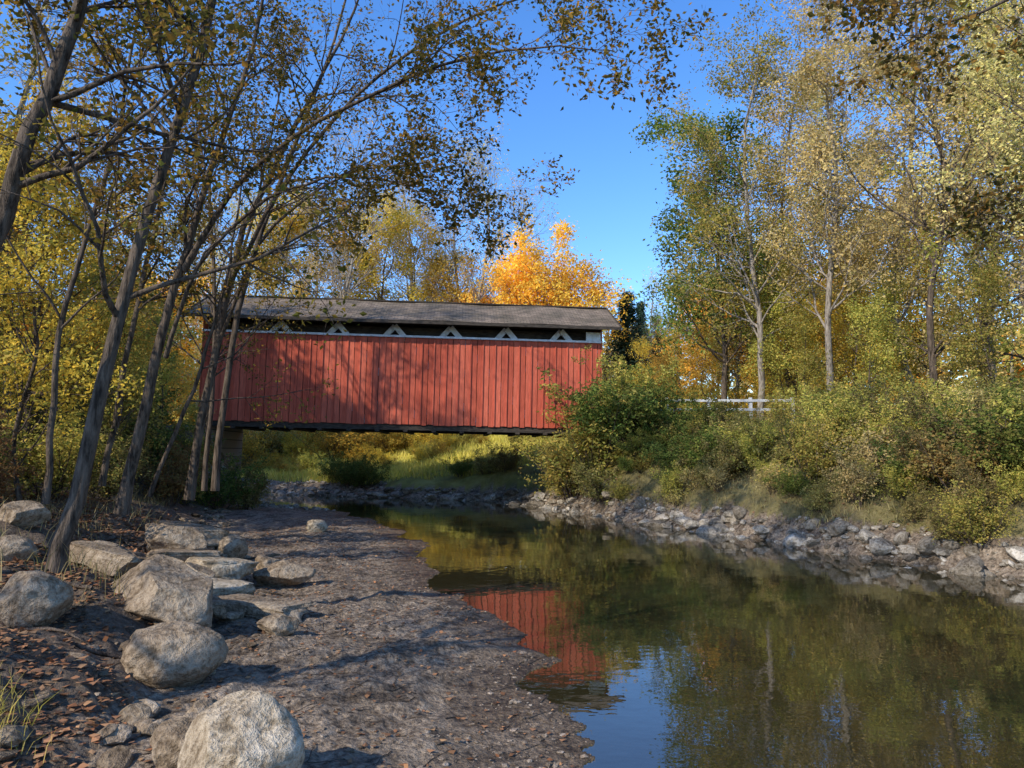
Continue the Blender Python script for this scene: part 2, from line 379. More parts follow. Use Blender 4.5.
def tree(name, paths, bark, leafm, limb=14, limb_len=2.5, t0=0.3, ang=(35, 65), up=0.05, br=6, tw=5, lf=10, lsize=0.07, jit=0.06,
         keep=1.0, sides=9, n_trunk=18, limb_fall=0.5, wander=0.16, twl=0.45, brl=0.55, bias=None, twup=0.0, rs=.68):
    g = Geo(); allP = []; allR = []
    for p in paths:
        q = catmull(p, n_trunk)
        q[1:-1, :3] += rng.normal(0, 0.012 * max(1, q[0, 3] * 10), (n_trunk - 2, 3))
        q[0, 3] *= 1.25
        allP.append(q[:, :3]); allR.append(q[:, 3] * rs)
    P = np.stack(allP); R = np.maximum(np.stack(allR), 0.004)
    tubes(g, P, R, sides, 0)
    P1, R1, L1 = kids(P, R, limb, t0, 0.99, ang, lambda t, i: limb_len * (1 - limb_fall * (t - t0) / (1 - t0)), 9, wander, up, 0.5, bias=bias)
    tubes(g, P1, R1, 5, 0)
    P2, R2, L2 = kids(P1, R1, br, 0.15, 1.0, (25, 60), lambda t, i: L1[i] * brl * (1 - 0.45 * t), 6, wander, up * 0.6, 0.6, 0.003)
    tubes(g, P2, R2, 4, 0)
    P3, R3, L3 = kids(P2, R2, tw, 0.15, 1.0, (25, 65), lambda t, i: L2[i] * twl * (1 - 0.3 * t) + 0.08, 4, wander, twup, 0.6, 0.0022)
    tubes(g, P3, R3, 3, 0)
    if lf:
        leaves(g, P3, lf, lsize, jit, 1, keep=keep)
        leaves(g, P2, max(lf // 2, 1), lsize, jit * 1.5, 1, t0=0.4, keep=keep)
    return g.mesh(name, [M[bark], M[leafm]])

def rel(path, base):
    return [(x - base[0], y - base[1], z - base[2], r) for x, y, z, r in path]
def near_tree(name, paths, **kw):
    b = paths[0][0][:3]
    me = tree(name, [rel(p, b) for p in paths], **kw)
    return obj(name, me, b)

near = dict(bark='bark_dark', leafm='lf_near', lsize=0.07, jit=0.06, up=0.03, rs=.6)
near_tree("leaning_tree", [[(-4.0, 6.6, 0.45, .14), (-3.78, 6.7, 2.0, .11), (-3.42, 6.8, 3.9, .085), (-3.02, 6.9, 5.7, .07), (-2.7, 7, 7.6, .05), (-2.5, 7.1, 9.4, .02)]],
          limb=17, limb_len=2.3, t0=0.3, lf=7, **near)
near_tree("leaning_tree", [[(-5.0, 6.0, 0.8, .16), (-4.4, 6.0, 3.0, .13), (-4.05, 6.0, 4.3, .11), (-3.75, 6.1, 5.6, .09), (-3.4, 6.3, 8.0, .05), (-3.2, 6.4, 9.6, .02)]],
          limb=20, limb_len=2.4, t0=0.3, lf=8, **near)
near_tree("arching_tree", [
    [(-5.2, 10, 0.9, .14), (-4.9, 10, 2.6, .115), (-4.5, 10, 4.4, .085), (-4.15, 10, 5.7, .07), (-3.7, 10, 7.2, .05), (-3.4, 10, 9.0, .02)],
    [(-4.5, 10, 4.2, .07), (-3.7, 9.7, 5.3, .055), (-2.6, 9.4, 6.0, .045), (-1.2, 9.0, 6.5, .034), (0.1, 8.6, 6.6, .022), (1.2, 8.3, 6.4, .008)],
    [(-4.7, 10, 3.0, .05), (-4.1, 9.6, 4.2, .042), (-3.0, 9.2, 5.0, .034), (-1.9, 9.0, 5.15, .022), (-0.9, 8.8, 4.8, .008)]],
          limb=14, limb_len=1.8, t0=0.35, lf=7, ang=(25, 60), **near)
near_tree("arching_tree", [
    [(-5.6, 13, 0.9, .13), (-5.25, 13, 3.4, .11), (-4.8, 13, 5.6, .09), (-3.9, 13, 7.7, .065), (-3.0, 13, 9.6, .04), (-2.4, 13, 11.5, .015)],
    [(-5.0, 13, 4.8, .07), (-3.8, 12.5, 6.6, .055), (-2.3, 12, 8.0, .045), (-0.6, 11.5, 8.8, .033), (0.7, 11, 8.9, .02), (1.5, 10.6, 8.4, .008)],
    [(-5.2, 13, 3.6, .055), (-4.3, 12.6, 5.4, .045), (-3.0, 12.2, 6.3, .034), (-1.6, 12, 6.5, .02), (-0.4, 11.8, 6.0, .008)]],
          limb=15, limb_len=2.1, t0=0.3, lf=6, ang=(25, 60), **near)
near_tree("slender_tree", [[(-5.55, 14, 1.0, .11), (-5.2, 14, 4.6, .09), (-4.2, 14, 7.8, .065), (-3.4, 14, 10.2, .04), (-3.0, 14, 12.5, .015)],
    [(-5.75, 14, 1.0, .08), (-5.7, 14.1, 4.0, .065), (-5.9, 14.1, 7.0, .045), (-5.8, 14.2, 10, .015)]],
          limb=16, limb_len=2.4, t0=0.3, lf=6, **near)
near_tree("slender_tree", [[(-5.6, 9.0, 1.1, .07), (-5.5, 9.0, 3.4, .055), (-5.0, 9, 5.5, .04), (-4.7, 9, 8, .015)],
    [(-6.3, 11.5, 1.2, .08), (-5.9, 11.5, 3.9, .065), (-5.4, 11.5, 7.0, .045), (-5.3, 11.5, 9.5, .015)]],
          limb=14, limb_len=2.0, t0=0.3, lf=8, **near)
near_tree("slender_tree", [[(-6.6, 16.0, 1.1, .08), (-6.4, 16.0, 4, .065), (-5.6, 16, 7.5, .045), (-5.0, 16, 11, .015)],
    [(-5.9, 12.2, 1.0, .06), (-5.2, 12.2, 3.0, .05), (-4.7, 12.2, 5.0, .035), (-4.5, 12.2, 7.5, .012)]],
          limb=15, limb_len=2.3, t0=0.25, lf=6, **near)
near_tree("overhanging_tree", [
    [(11.2, 7.0, hz(11.2, 7.0), .16), (10.8, 7, 3.5, .13), (10.3, 7, 6.5, .10), (9.8, 7, 9.5, .05), (9.6, 7, 11, .02)],
    [(10.6, 7, 4.6, .08), (8.6, 7, 5.9, .065), (6.6, 6.9, 6.4, .05), (4.9, 6.8, 6.1, .03), (3.6, 6.7, 5.5, .008)],
    [(10.4, 7, 6.0, .08), (8.4, 6.6, 6.8, .06), (6.4, 6.2, 6.8, .045), (4.6, 6.0, 6.2, .03), (3.3, 5.9, 5.4, .008)],
    [(10.7, 7, 4.0, .07), (9.2, 7.2, 5.0, .055), (7.6, 7.4, 5.3, .04), (6.2, 7.5, 5.0, .025), (5.2, 7.6, 4.4, .008)]],
          limb=12, limb_len=1.6, t0=0.35, lf=4, ang=(25, 60), bias=(0, 0, -0.25), **near)
sm = tree("shade_tree", [[(0, 0, 0, .16), (0.1, 0, 3, .13), (0.4, 0.1, 6, .09), (0.5, 0.2, 9, .05), (0.6, 0.2, 11, .015)]], bark='bark_dark', leafm='lf_near',
          limb=22, limb_len=3.0, lf=6, lsize=0.10, jit=0.1, t0=0.3, tw=4)
for x, y, s, r in [(-7.6, 0.5, .9, 0), (-6.0, -5.0, 1.0, 2)]:
    obj("shade_tree", sm, (x, y, hz(x, y)), r, s)

def trunkp(h, r, lean=(0.3, 0.2)):
    k = rng.normal(0, h * 0.016, (5, 2))
    return [[(k[i][0] * (i > 0) + lean[0] * i * h / 40, k[i][1] * (i > 0) + lean[1] * i * h / 40, h * i / 4, r * (1 - 0.21 * i)) for i in range(5)]]
FT = {}
FT['tanA'] = tree("tree_tanA", trunkp(18, .2), 'bark_grey', 'lf_tan', limb=40, limb_len=4.4, t0=.18, lf=19, lsize=.118, jit=.2, br=6, tw=4)
FT['olvA'] = tree("tree_olvA", trunkp(17, .22, (-.3, .2)), 'bark_grey', 'lf_olive', limb=38, limb_len=4.6, t0=.16, lf=20, lsize=.125, jit=.2, br=6, tw=4)
FT['tanB'] = tree("tree_tanB", trunkp(15, .17, (.5, 0)), 'bark_dark', 'lf_tan', limb=34, limb_len=4.0, t0=.12, lf=15, lsize=.11, jit=.18, br=6, tw=4)
FT['yelA'] = tree("tree_yelA", trunkp(14, .2), 'bark_dark', 'lf_yel', limb=34, limb_len=4.6, t0=.12, lf=20, lsize=.155, jit=.22, br=6, tw=4)
FT['gold'] = tree("tree_gold", trunkp(12, .25), 'bark_dark', 'lf_gold', limb=42, limb_len=7.2, t0=.14, lf=21, lsize=.21, jit=.28, br=6, tw=4, limb_fall=.6)
FT['grn'] = tree("tree_grn", trunkp(13, .2), 'bark_dark', 'lf_green', limb=30, limb_len=4.4, t0=.15, lf=22, lsize=.16, jit=.22, br=6, tw=4)
FT['bare'] = tree("tree_bare", trunkp(18, .26), 'bark_grey', 'lf_tan', limb=34, limb_len=6, t0=.2, lf=2, lsize=.13, jit=.12, br=7, tw=5, ang=(25, 50), up=.08)
FT['small'] = tree("tree_small", trunkp(6.5, .08), 'bark_dark', 'lf_yel', limb=24, limb_len=2.3, t0=.08, lf=12, lsize=.098, jit=.14, br=5, tw=4)
FT['smallg'] = tree("tree_smallg", trunkp(6, .07), 'bark_dark', 'lf_olive', limb=24, limb_len=2.2, t0=.06, lf=12, lsize=.098, jit=.14, br=5, tw=4)
names = dict(tanA='cottonwood_tree', olvA='sycamore_tree', tanB='cottonwood_tree', yelA='yellow_maple_tree', gold='golden_maple_tree', grn='oak_tree', bare='bare_tree', small='young_maple_tree', smallg='young_tree')
place = [
 # right side stand
 ('grn', 9.6, 34.2, 1.12), ('olvA', 10.2, 30.5, 1.0), ('tanA', 12.0, 28, 1.02), ('tanB', 12.2, 21.3, 1.0), ('tanA', 16, 29, 1.1), ('olvA', 15.2, 21.2, .95), ('tanB', 20.5, 28.2, 1.15),
 ('tanA', 21, 32, 1.1), ('tanB', 11.6, 16.0, .8), ('tanA', 21, 21, .95), ('tanB', 13.0, 35, 1.1), ('tanA', 24, 28, 1.1), ('yelA', 15.5, 44, .8), ('gold', 14.5, 52, .8), ('yelA', 20.5, 45, .9),
 ('tanA', 26, 40, 1.1), ('tanA', 17.5, 38, 1.05), ('yelA', 27, 33, 1.0), ('smallg', 9.8, 20.5, .6), ('smallg', 12, 18.5, .7), ('smallg', 14.5, 28.5, .9), ('smallg', 18, 28, .9),
 ('smallg', 11, 30.5, .9), ('small', 15.5, 33, 1.1), ('yelA', 22, 38, .8), ('smallg', 11.4, 28.5, .7), ('small', 18, 20, .8), ('small', 14, 30, 1.0), ('yelA', 25, 48, 1.0), ('yelA', 19, 52, .9), ('gold', 24, 56, .9),
 ('smallg', 15, 19, .9), ('small', 14.6, 17, .7), ('olvA', 12.2, 41, .8), ('small', 12.5, 33, 1.0),
 ('grn', 12.5, 62, .7), ('bare', 10.8, 58, .62), ('yelA', 17.5, 64, .8), ('bare', 7.9, 60, .6), ('small', 8.0, 46, .8), ('smallg', 9.8, 43, 1.0), ('small', 7.5, 38, .55), ('small', 10.2, 39, .8), ('gold', 13.5, 46, .62),
 # behind bridge
 ('gold', 2.1, 54, 1.05), ('gold', -0.8, 58, .95), ('bare', -1.8, 56, 1.15), ('bare', -5, 60, 1.25), ('yelA', -5.5, 58, 1.05), ('bare', 0.5, 66, 1.15), ('yelA', -10, 57, 1.25), ('tanB', -8, 62, 1.35), ('gold', -4, 68, .9),
 ('tanA', -14.5, 56, 1.05), ('bare', -11.5, 54, 1.2), ('yelA', -18, 56, 1.3), ('olvA', -24, 50, 1.1), ('tanB', -20, 58, 1.3), ('gold', -26, 54, 1.1), ('yelA', -14, 64, 1.3), ('tanA', -26, 62, 1.2), ('bare', -9, 66, 1.3),
 # left side
 ('yelA', -9.4, 14.5, .5), ('gold', -16, 17.5, .8), ('gold', -16.5, 12.5, .85), ('yelA', -18.5, 21.5, .9), ('gold', -20, 13, .9), ('yelA', -22, 17, 1.1), ('yelA', -21.5, 31, .85), ('gold', -25, 27, 1.0), ('bare', -11.2, 16.5, .72), ('tanB', -13.6, 12.2, .75),
 ('small', -7.2, 11, .75), ('smallg', -7.6, 8.3, .6), ('smallg', -9.0, 16.5, .75), ('small', -11.2, 18.8, .75), ('smallg', -7.6, 14.2, .6), ('yelA', -29, 36, 1.1), ('yelA', -27, 18, 1.1), ('smallg', -13.5, 18.5, .8),
 ('small', -9.8, 12.5, .8), ('smallg', -12, 13.5, .9), ('gold', -26, 38, .7), ('yelA', -17, 31, .8), ('smallg', -15.5, 31, .9), ('gold', -20, 37, .75), ('smallg', -8.5, 19.8, .42), ('smallg', -9.6, 20.2, .6),
]
for i, (k, x, y, s) in enumerate(place):
    obj(names[k], FT[k], (x, y, hz(x, y) - 0.1), (i * 2.4) % 6.28, s)

def spruce():
    g = Geo(); h = 13
    P = np.array([[[0, 0, h * k / 9] for k in range(10)]], float); R = np.array([[.18 * (1 - k / 9.5) for k in range(10)]])
    tubes(g, P, R, 8, 0)
    N = 260; t = np.sort(rng.uniform(0.08, 0.99, N)); az = rng.uniform(0, 6.28, N)
    pos = np.stack([0 * t, 0 * t, t * h], -1); d = np.stack([np.cos(az), np.sin(az), -0.15 + 0 * az], -1)
    P1, R1 = grow(pos, d, 2.7 * (1 - t) * rng.uniform(.6, 1.25, N) + .15, np.full(N, .02), 6, .08, .03)
    tubes(g, P1, R1, 3, 0)
    leaves(g, P1, 40, .28, .14, 1, droop=-.5, aspect=.3)
    return g.mesh("spruce", [M['bark_dark'], M['needle']])
sp = spruce()
obj("spruce_tree", sp, (9.1, 58, hz(9.1, 58)), 0, (1.3, 1.3, .85))
obj("spruce_tree", sp, (11.6, 66, hz(11.6, 66)), 1, .9)

def distant():
    g = Geo()
    pals = 5
    for k in range(150):
        a = rng.uniform(-1.15, 1.15); r = rng.uniform(76, 140)
        x = r * math.sin(a); y = r * math.cos(a); h = rng.uniform(9, 15)
        z0 = hz(x, y)
        n = 1000
        u = rng.normal(0, 1, (n, 3)); u = norm(u) * rng.uniform(0.35, 1, (n, 1)) ** .6
        lob = 1 + .28 * np.sin(u[:, :1] * 5 + k) * np.cos(u[:, 2:3] * 6 + k * 2)
        c = np.array([x, y, z0 + h * .5])
        leafquads(g, c + u * lob * np.array([h * .38, h * .38, h * .5]), 0.62, 1 + k % pals, aspect=.75)
        tubes(g, np.array([[[x, y, z0 - .2], [x, y, z0 + h * .4], [x + .3, y, z0 + h * .9]]]), np.array([[.25, .2, .05]]), 5, 0)
    return g.mesh("distant_trees", [M['bark_grey'], M['lf_tan'], M['lf_yel'], M['lf_olive'], M['lf_gold'], M['lf_tan']])
obj("distant_trees", distant())

# ------------------------------------------------------------ bushes and grass
def bush(name, leafm, n=16, h=1.6, spread=.55, lf=10, ls=.07, keep=1.0):
    g = Geo()
    az = rng.uniform(0, 6.28, n); rr = rng.uniform(0, .25, n)
    pos = np.stack([rr * np.cos(az), rr * np.sin(az), -.05 + 0 * az], -1)
    d = np.stack([spread * np.cos(az) * rng.uniform(.2, 1.3, n), spread * np.sin(az) * rng.uniform(.2, 1.3, n), np.ones(n)], -1)
    P, R = grow(pos, d, h * rng.uniform(.5, 1.15, n), np.full(n, .011 * h ** .5), 8, .1, .0)
    tubes(g, P, R, 4, 0)
    P1, R1, L1 = kids(P, R, 8, .1, 1, (25, 60), lambda t, i: h * .42 * (1 - .4 * t), 6, .16, .03, .6, .003)
    tubes(g, P1, R1, 3, 0)
    P2, R2, L2 = kids(P1, R1, 5, .1, 1, (25, 60), lambda t, i: L1[i] * .45, 4, .16, .0, .6, .002)
    leaves(g, P2, lf, ls, .04, 1, keep=keep); leaves(g, P1, lf // 2, ls, .05, 1, keep=keep)
    return g.mesh(name, [M['bark_dark'], M[leafm]])
BU = {'bush': bush("bush_a", 'lf_bush', lf=9), 'green': bush("bush_g", 'lf_green', lf=10), 'olive': bush("bush_o", 'lf_olive', h=1.9, lf=9), 'red': bush("bush_r", 'lf_red', h=1.3, lf=7),
      'yel': bush("bush_y", 'lf_yel', h=1.8, lf=8), 'dry': bush("bush_d", 'lf_tan', h=1.5, lf=3, spread=.4)}
bp = [('olive', 2.35, 21.8, 1.5), ('olive', 1.9, 22.4, 1.1), ('green', 2.9, 21.5, 1.2), ('green', 3.7, 21.2, 1.0), ('olive', 3.3, 22.0, 1.1), ('bush', 2.6, 20.9, .8), ('olive', 1.7, 22.9, .7), ('green', 4.5, 20.6, .9),
      ('green', 5.4, 20.8, .85), ('green', 4.9, 19.4, .8), ('bush', 5.9, 20.0, .75), ('olive', 7.8, 21.6, .5),
      ('green', -6.4, 30.4, .8), ('green', -5.8, 30.0, .7), ('green', -7.2, 31, .7), ('green', -2.0, 28.8, .5), ('bush', -1.0, 28.2, .6), ('bush', -.2, 27.6, .6),
      ('green', -8.1, 20.6, .95), ('bush', -7.5, 20.9, .75), ('green', -9.0, 20.2, 1.0), ('bush', -10.2, 20, 1.1), ('olive', -8.4, 19.2, .7), ('green', -11, 20.5, 1.1)]
for _ in range(450):
    y = rng.uniform(8.5, 23); x = rng.uniform(.8, 17)
    dc, dls, dr, db, cr, lf_, bk = zones(np.array([x]), np.array([y]))
    if cr[0] or lf_[0] or dr[0] < .35 or dr[0] > 7.5: continue
    s = rng.uniform(.28, .55) if dr[0] < 1.4 else rng.uniform(.45, .9)
    if x / y < .42: s = min(s, max(.2, (1.72 + y * .054 - hz(x, y)) / 1.9))
    bp.append((['bush', 'dry', 'olive', 'bush', 'red', 'bush', 'dry', 'green', 'olive', 'green'][rng.integers(10)], x, y, s))
for _ in range(80):
    y = rng.uniform(6.5, 30); x = rng.uniform(-22, -4)
    dc, dls, dr, db, cr, lf_, bk = zones(np.array([x]), np.array([y]))
    if not bk[0] or db[0] < (1.8 if y < 14 else .7) or (21.5 < y < 27.5 and x > -11.5): continue
    bp.append((['bush', 'bush', 'olive', 'green', 'red', 'olive', 'dry'][rng.integers(7)], x, y, rng.uniform(.5, 1.1)))
for _ in range(190):
    y = rng.uniform(32.5, 50); x = rng.uniform(-16, 14)
    zz_ = zones(np.array([x]), np.array([y]))
    if zz_[4][0] or zz_[2][0] < 1 or zz_[5][0]: continue
    s = rng.uniform(.3, .6) if y < 38 else rng.uniform(.8, 1.5)
    bp.append((['yel', 'yel', 'olive', 'yel', 'dry'][rng.integers(5)], x, y, s))
for k, x, y, s in bp:
    obj("bush", BU[k], (x, y, hz(x, y)), rng.uniform(0, 6.28), s * np.array([rng.uniform(.9, 1.3), rng.uniform(.9, 1.3), 1]))

def blades(name, pts, h, w, mat, lean=.35):
    K = len(pts); z = H(pts[:, 0], pts[:, 1]); p = np.column_stack([pts, z - .02])
    az = rng.uniform(0, 6.28, K); b = np.stack([np.cos(az), np.sin(az), 0 * az], -1)
    l = (h * rng.uniform(.45, 1.25, K))[:, None]; ln = rng.normal(0, lean, (K, 3)); ln[:, 2] = 0
    m1 = p + np.array([0, 0, 1]) * l * .55 + ln * l * .35; tip = p + np.array([0, 0, 1]) * l * .95 + ln * l * 1.1
    ww = b * w * rng.uniform(.6, 1.3, (K, 1))
    V = np.stack([p - ww, p + ww, m1 + ww * .7, m1 - ww * .7, tip], 1).reshape(-1, 3)
    o = np.arange(K)[:, None] * 5
    g = Geo(); g.add(V, o + np.array([0, 1, 2, 3])); 
    g.F[3].append(o + np.array([3, 2, 4])); g.M[3].append(np.zeros(K)); g.S[3].append(np.zeros(K, bool))
    return obj(name, g.mesh(name, [M[mat]]))
def sample(n, x0, x1, y0, y1, cond, clump=0):
    x = rng.uniform(x0, x1, n); y = rng.uniform(y0, y1, n); z = zones(x, y)
    k = cond(*z)
    if clump: k &= vnoise(x * clump, y * clump, 20) + rng.uniform(-.25, .25, n) > 0
    return np.stack([x[k], y[k]], -1)
blades("bank_grass", sample(70000, -1, 18, 8, 30, lambda dc, dls, dr, db, cr, lf, bk: (~cr) & (~lf) & (dr > .4), 1.4), .2, .006, 'grass')
blades("meadow_grass", sample(140000, -18, 20, 28, 60, lambda dc, dls, dr, db, cr, lf, bk: (~cr) & (dr > 1.3) & (~lf)), .42, .017, 'grass_y')
blades("path_grass", sample(30000, -22, -3, 6, 33, lambda dc, dls, dr, db, cr, lf, bk: bk & (db > .8), .8), .3, .005, 'grass')
tp = np.array([-2.8, 3.8]) + rng.normal(0, .15, (700, 2))
blades("grass_tuft", tp, .2, .003, 'grass_y')

def litter(name, pts, size, mat='lf_litter', lift=.012):
    z = H(pts[:, 0], pts[:, 1]) + lift
    g = Geo(); leafquads(g, np.column_stack([pts, z]), size, 0, droop=0.02, aspect=.75, flat=True)
    obj(name, g.mesh(name, [M[mat]]))
litter("leaf_litter", sample(90000, -9, -1.5, 1.5, 14, lambda dc, dls, dr, db, cr, lf, bk: bk & (db > .05) & (rng.random(len(db)) < .8), 1.3), .055)
litter("fallen_leaves", sample(30000, -5, 1, 2, 20, lambda dc, dls, dr, db, cr, lf, bk: lf & ~bk & (rng.random(len(db)) < .17 + .4 * np.exp(-db * 1.5))), .04)
litter("bank_leaf_litter", sample(40000, 0, 16, 7, 24, lambda dc, dls, dr, db, cr, lf, bk: ~cr & ~lf & (dr > .3) & (rng.random(len(db)) < .6), 1.1), .06)

# ------------------------------------------------------------ rocks
def ico(sub):
    bm = bmesh.new(); bmesh.ops.create_icosphere(bm, subdivisions=sub, radius=1)
    V = np.array([v.co[:] for v in bm.verts]); F = np.array([[v.index for v in f.verts] for f in bm.faces]); bm.free()
    return V, F
ICO = {s: ico(s) for s in (1, 2, 3, 5)}
def rock_shape(sub, size, facets=10, cut=(.62, .95), seed=0, nz=.07):
    V, F = ICO[sub]; V = V.copy()
    for _ in range(facets):
        n = norm(rng.normal(0, 1, 3)); d = rng.uniform(*cut); q = V @ n
        V = V - np.maximum(q - d, 0)[:, None] * n
    if sub >= 3:
        o = rng.uniform(0, 50, 3)
        dn = np.array([noise.fractal(Vector(v * 1.6 + o), 1.0, 2.0, 6) for v in V])
        V = V * (1 + nz * dn)[:, None]
    else:
        V = V * (1 + rng.normal(0, nz * .6, (len(V), 1)))
    return V * np.array(size) / 2, F
def boulder(name, x, y, size, mat, rot=0, sink=.25, facets=7, cut=(.72, .97), tilt=(0, 0), nz=.11):
    V, F = rock_shape(5, size, facets, cut, nz=nz)
    g = Geo(); g.add(V, F, 0, True)
    o = obj(name, g.mesh(name, [M[mat]]), (x, y, hz(x, y) + size[2] * (.5 - sink)))
    o.rotation_euler = (tilt[0], tilt[1], rot)
    return o
boulder("boulder", -1.26, 3.65, (.58, .54, .56), 'rock_tan', .3, .18, 9, (.7, .92), nz=.09)
boulder("boulder", -2.40, 5.4, (.72, .55, .46), 'rock_brown', .1, .15, 6, (.78, .95))
boulder("boulder", -2.98, 6.6, (1.2, .8, .6), 'rock_brown', -.5, .12, 14, (.5, .85), (.1, .22))
boulder("boulder", -1.68, 4.0, (.40, .34, .28), 'rock_brown', 1, .2)
boulder("boulder", -3.65, 5.7, (.62, .5, .48), 'rock_brown', .4, .2, 9, (.6, .9))
boulder("boulder", -2.0, 6.5, (.36, .26, .2), 'rock_brown', 0, .2, 9, (.6, .9))
boulder("boulder", -2.8, 9.3, (.72, .5, .46), 'rock_brown', .2, .15, 12, (.5, .85))
boulder("boulder", -3.9, 15, (.45, .35, .3), 'rock_tan', 0, .15)
boulder("boulder", -4.0, 10.7, (.5, .45, .4), 'rock_brown', 0, .15)
boulder("boulder", -4.3, 9.6, (.95, .6, .46), 'rock_brown', -.3, .15, 12, (.5, .85), (0, .2))
boulder("boulder", -4.75, 7.1, (.5, .4, .3), 'rock_brown', .3, .2)
boulder("boulder", -3.5, 8.2, (.5, .4, .3), 'rock_brown', .3, .2, 12, (.5, .85))
boulder("boulder", -3.2, 9.9, (.5, .4, .3), 'rock_brown', .9, .2, 12, (.5, .85))
boulder("boulder", -5.5, 8.4, (.6, .5, .4), 'rock_brown', .9, .2, 12, (.5, .85))
boulder("boulder", -1.85, 4.6, (.22, .18, .14), 'rock_brown', .9, .2)
def slab(x, y, size, rot, tilt, mat='rock_tan', dz=0.05):
    g = Geo(); V, F = ICO[5]
    V = np.sign(V) * np.abs(V) ** .36; V = V / np.abs(V).max()
    for _ in range(7):
        th = rng.uniform(0, 6.28); n = np.array([math.cos(th), math.sin(th), rng.normal(0, .15)]); n /= np.linalg.norm(n)
        q = V @ n; V = V - np.maximum(q - rng.uniform(.62, .95), 0)[:, None] * n
    o3 = rng.uniform(0, 50, 3)
    dn = np.array([noise.fractal(Vector(v * 1.3 + o3), 1.0, 2.0, 6) for v in V])
    V = V * (1 + .16 * dn)[:, None] * np.array(size) / 2
    g.add(V, F, 0, True)
    o = obj("stone_slab", g.mesh("stone_slab", [M[mat]]), (x, y, hz(x, y) + dz)); o.rotation_euler = (tilt[0], tilt[1], rot)
slab(-2.45, 7.45, (1.3, .42, .15), -.25, (0, .08), 'rock_brown', .07)
slab(-3.15, 7.8, (1.0, .5, .18), .5, (.05, .1), 'rock_tan', .12)
slab(-3.45, 8.9, (.9, .6, .20), .2, (-.05, .12), 'rock_tan', .14)
slab(-4.1, 7.7, (1.1, .5, .18), -.4, (0, .15), 'rock_brown', .08)
slab(-3.9, 9.0, (1.0, .5, .2), .9, (0, .1), 'rock_brown', .1)
slab(-4.6, 10.6, (1.3, .5, .26), -.3, (0, .1), 'rock_brown', .12)
slab(-2.9, 7.1, (.7, .3, .15), -.6, (0, .1), 'rock_brown', .08)
slab(-3.3, 7.2, (.8, .4, .14), .2, (0, .1), 'rock_tan', .1)

def rock_mass(name, pts, smin, smax, sub, mat, flat=.7, sink=.2, pw=2.0, big=None):
    g = Geo(); z = H(pts[:, 0], pts[:, 1])
    for (x, y), zz in zip(pts, z):
        s = smin + (smax - smin) * rng.random() ** pw
        V, F = rock_shape(sub, (s * rng.uniform(.8, 1.3), s * rng.uniform(.7, 1.1), s * flat * rng.uniform(.6, 1.1)), 7 if sub > 1 else 2, (.5, .9))
        a = rng.uniform(0, 6.28); c, sn = math.cos(a), math.sin(a); tl = rng.normal(0, .25); ct, st = math.cos(tl), math.sin(tl)
        V = V @ np.array([[1, 0, 0], [0, ct, st], [0, -st, ct]]) @ np.array([[c, sn, 0], [-sn, c, 0], [0, 0, 1]])
        g.add(V + np.array([x, y, zz + s * flat * (.5 - sink) * .6]), F, 0, sub >= 3)
    obj(name, g.mesh(name, [M[mat]]))
p = sample(60000, -14, 16, -2, 40, lambda dc, dls, dr, db, cr, lf, bk: (dr < np.where(cr, .2, .45)) & (rng.random(len(dr)) < .3) & ~lf)
rock_mass("shore_rocks", p[:700], .14, .58, 2, 'rock_grey', pw=2.0)
p = sample(60000, -9, 16, 8, 40, lambda dc, dls, dr, db, cr, lf, bk: (dr < np.where(cr, .35, .6)) & (rng.random(len(dr)) < .6) & ~lf)
rock_mass("shore_cobbles", p[:1400], .05, .2, 1, 'rock_grey')
p = sample(140000, -5, 1, 2.5, 22, lambda dc, dls, dr, db, cr, lf, bk: lf & ~bk & (rng.random(len(db)) < .8), 1.6)
rr = np.hypot(p[:, 0], p[:, 1]); w = rng.random(len(p)) < np.clip(2.6 / rr, 0, 1) ** 1.3
rock_mass("gravel", p[w][:11000], .012, .06, 1, 'mud', .5, .4, 3.5)
p = sample(14000, -13, -2, 2.5, 31, lambda dc, dls, dr, db, cr, lf, bk: lf & (db < .5))
rock_mass("bank_stones", p[:420], .04, .28, 2, 'rock_brown', .6, .25, 2.3)
p = sample(30000, -19, -5, 22, 38, lambda dc, dls, dr, db, cr, lf, bk: ((lf & ~bk & (dls < 3)) | cr & (dc < .3) | (dr < 1.4) & ~cr))
rock_mass("far_cobbles", p[:1300], .06, .26, 1, 'rock_grey', .6, .25, 2)

def sticks(name, n, x0, x1, y0, y1, lmin, lmax, r, cond):
    pts = sample(6000, x0, x1, y0, y1, cond)[:n]; n = len(pts)
    z = H(pts[:, 0], pts[:, 1]) + r * 1.2; az = rng.uniform(0, 6.28, n)
    g = Geo(); P, R = grow(np.column_stack([pts, z]), np.stack([np.cos(az), np.sin(az), 0 * az], -1), rng.uniform(lmin, lmax, n), np.full(n, r), 6, .08, 0)
    P[:, :, 2] = H(P[:, :, 0].ravel(), P[:, :, 1].ravel()).reshape(n, 6) + r
    tubes(g, P, R, 4, 0); obj(name, g.mesh(name, [M['bark_dark']]))
sticks("twigs", 900, -5, .4, 2.5, 15, .05, .4, .004, lambda dc, dls, dr, db, cr, lf, bk: lf)
sticks("driftwood", 30, -7, -3, 5, 16, .6, 1.9, .022, lambda dc, dls, dr, db, cr, lf, bk: bk)

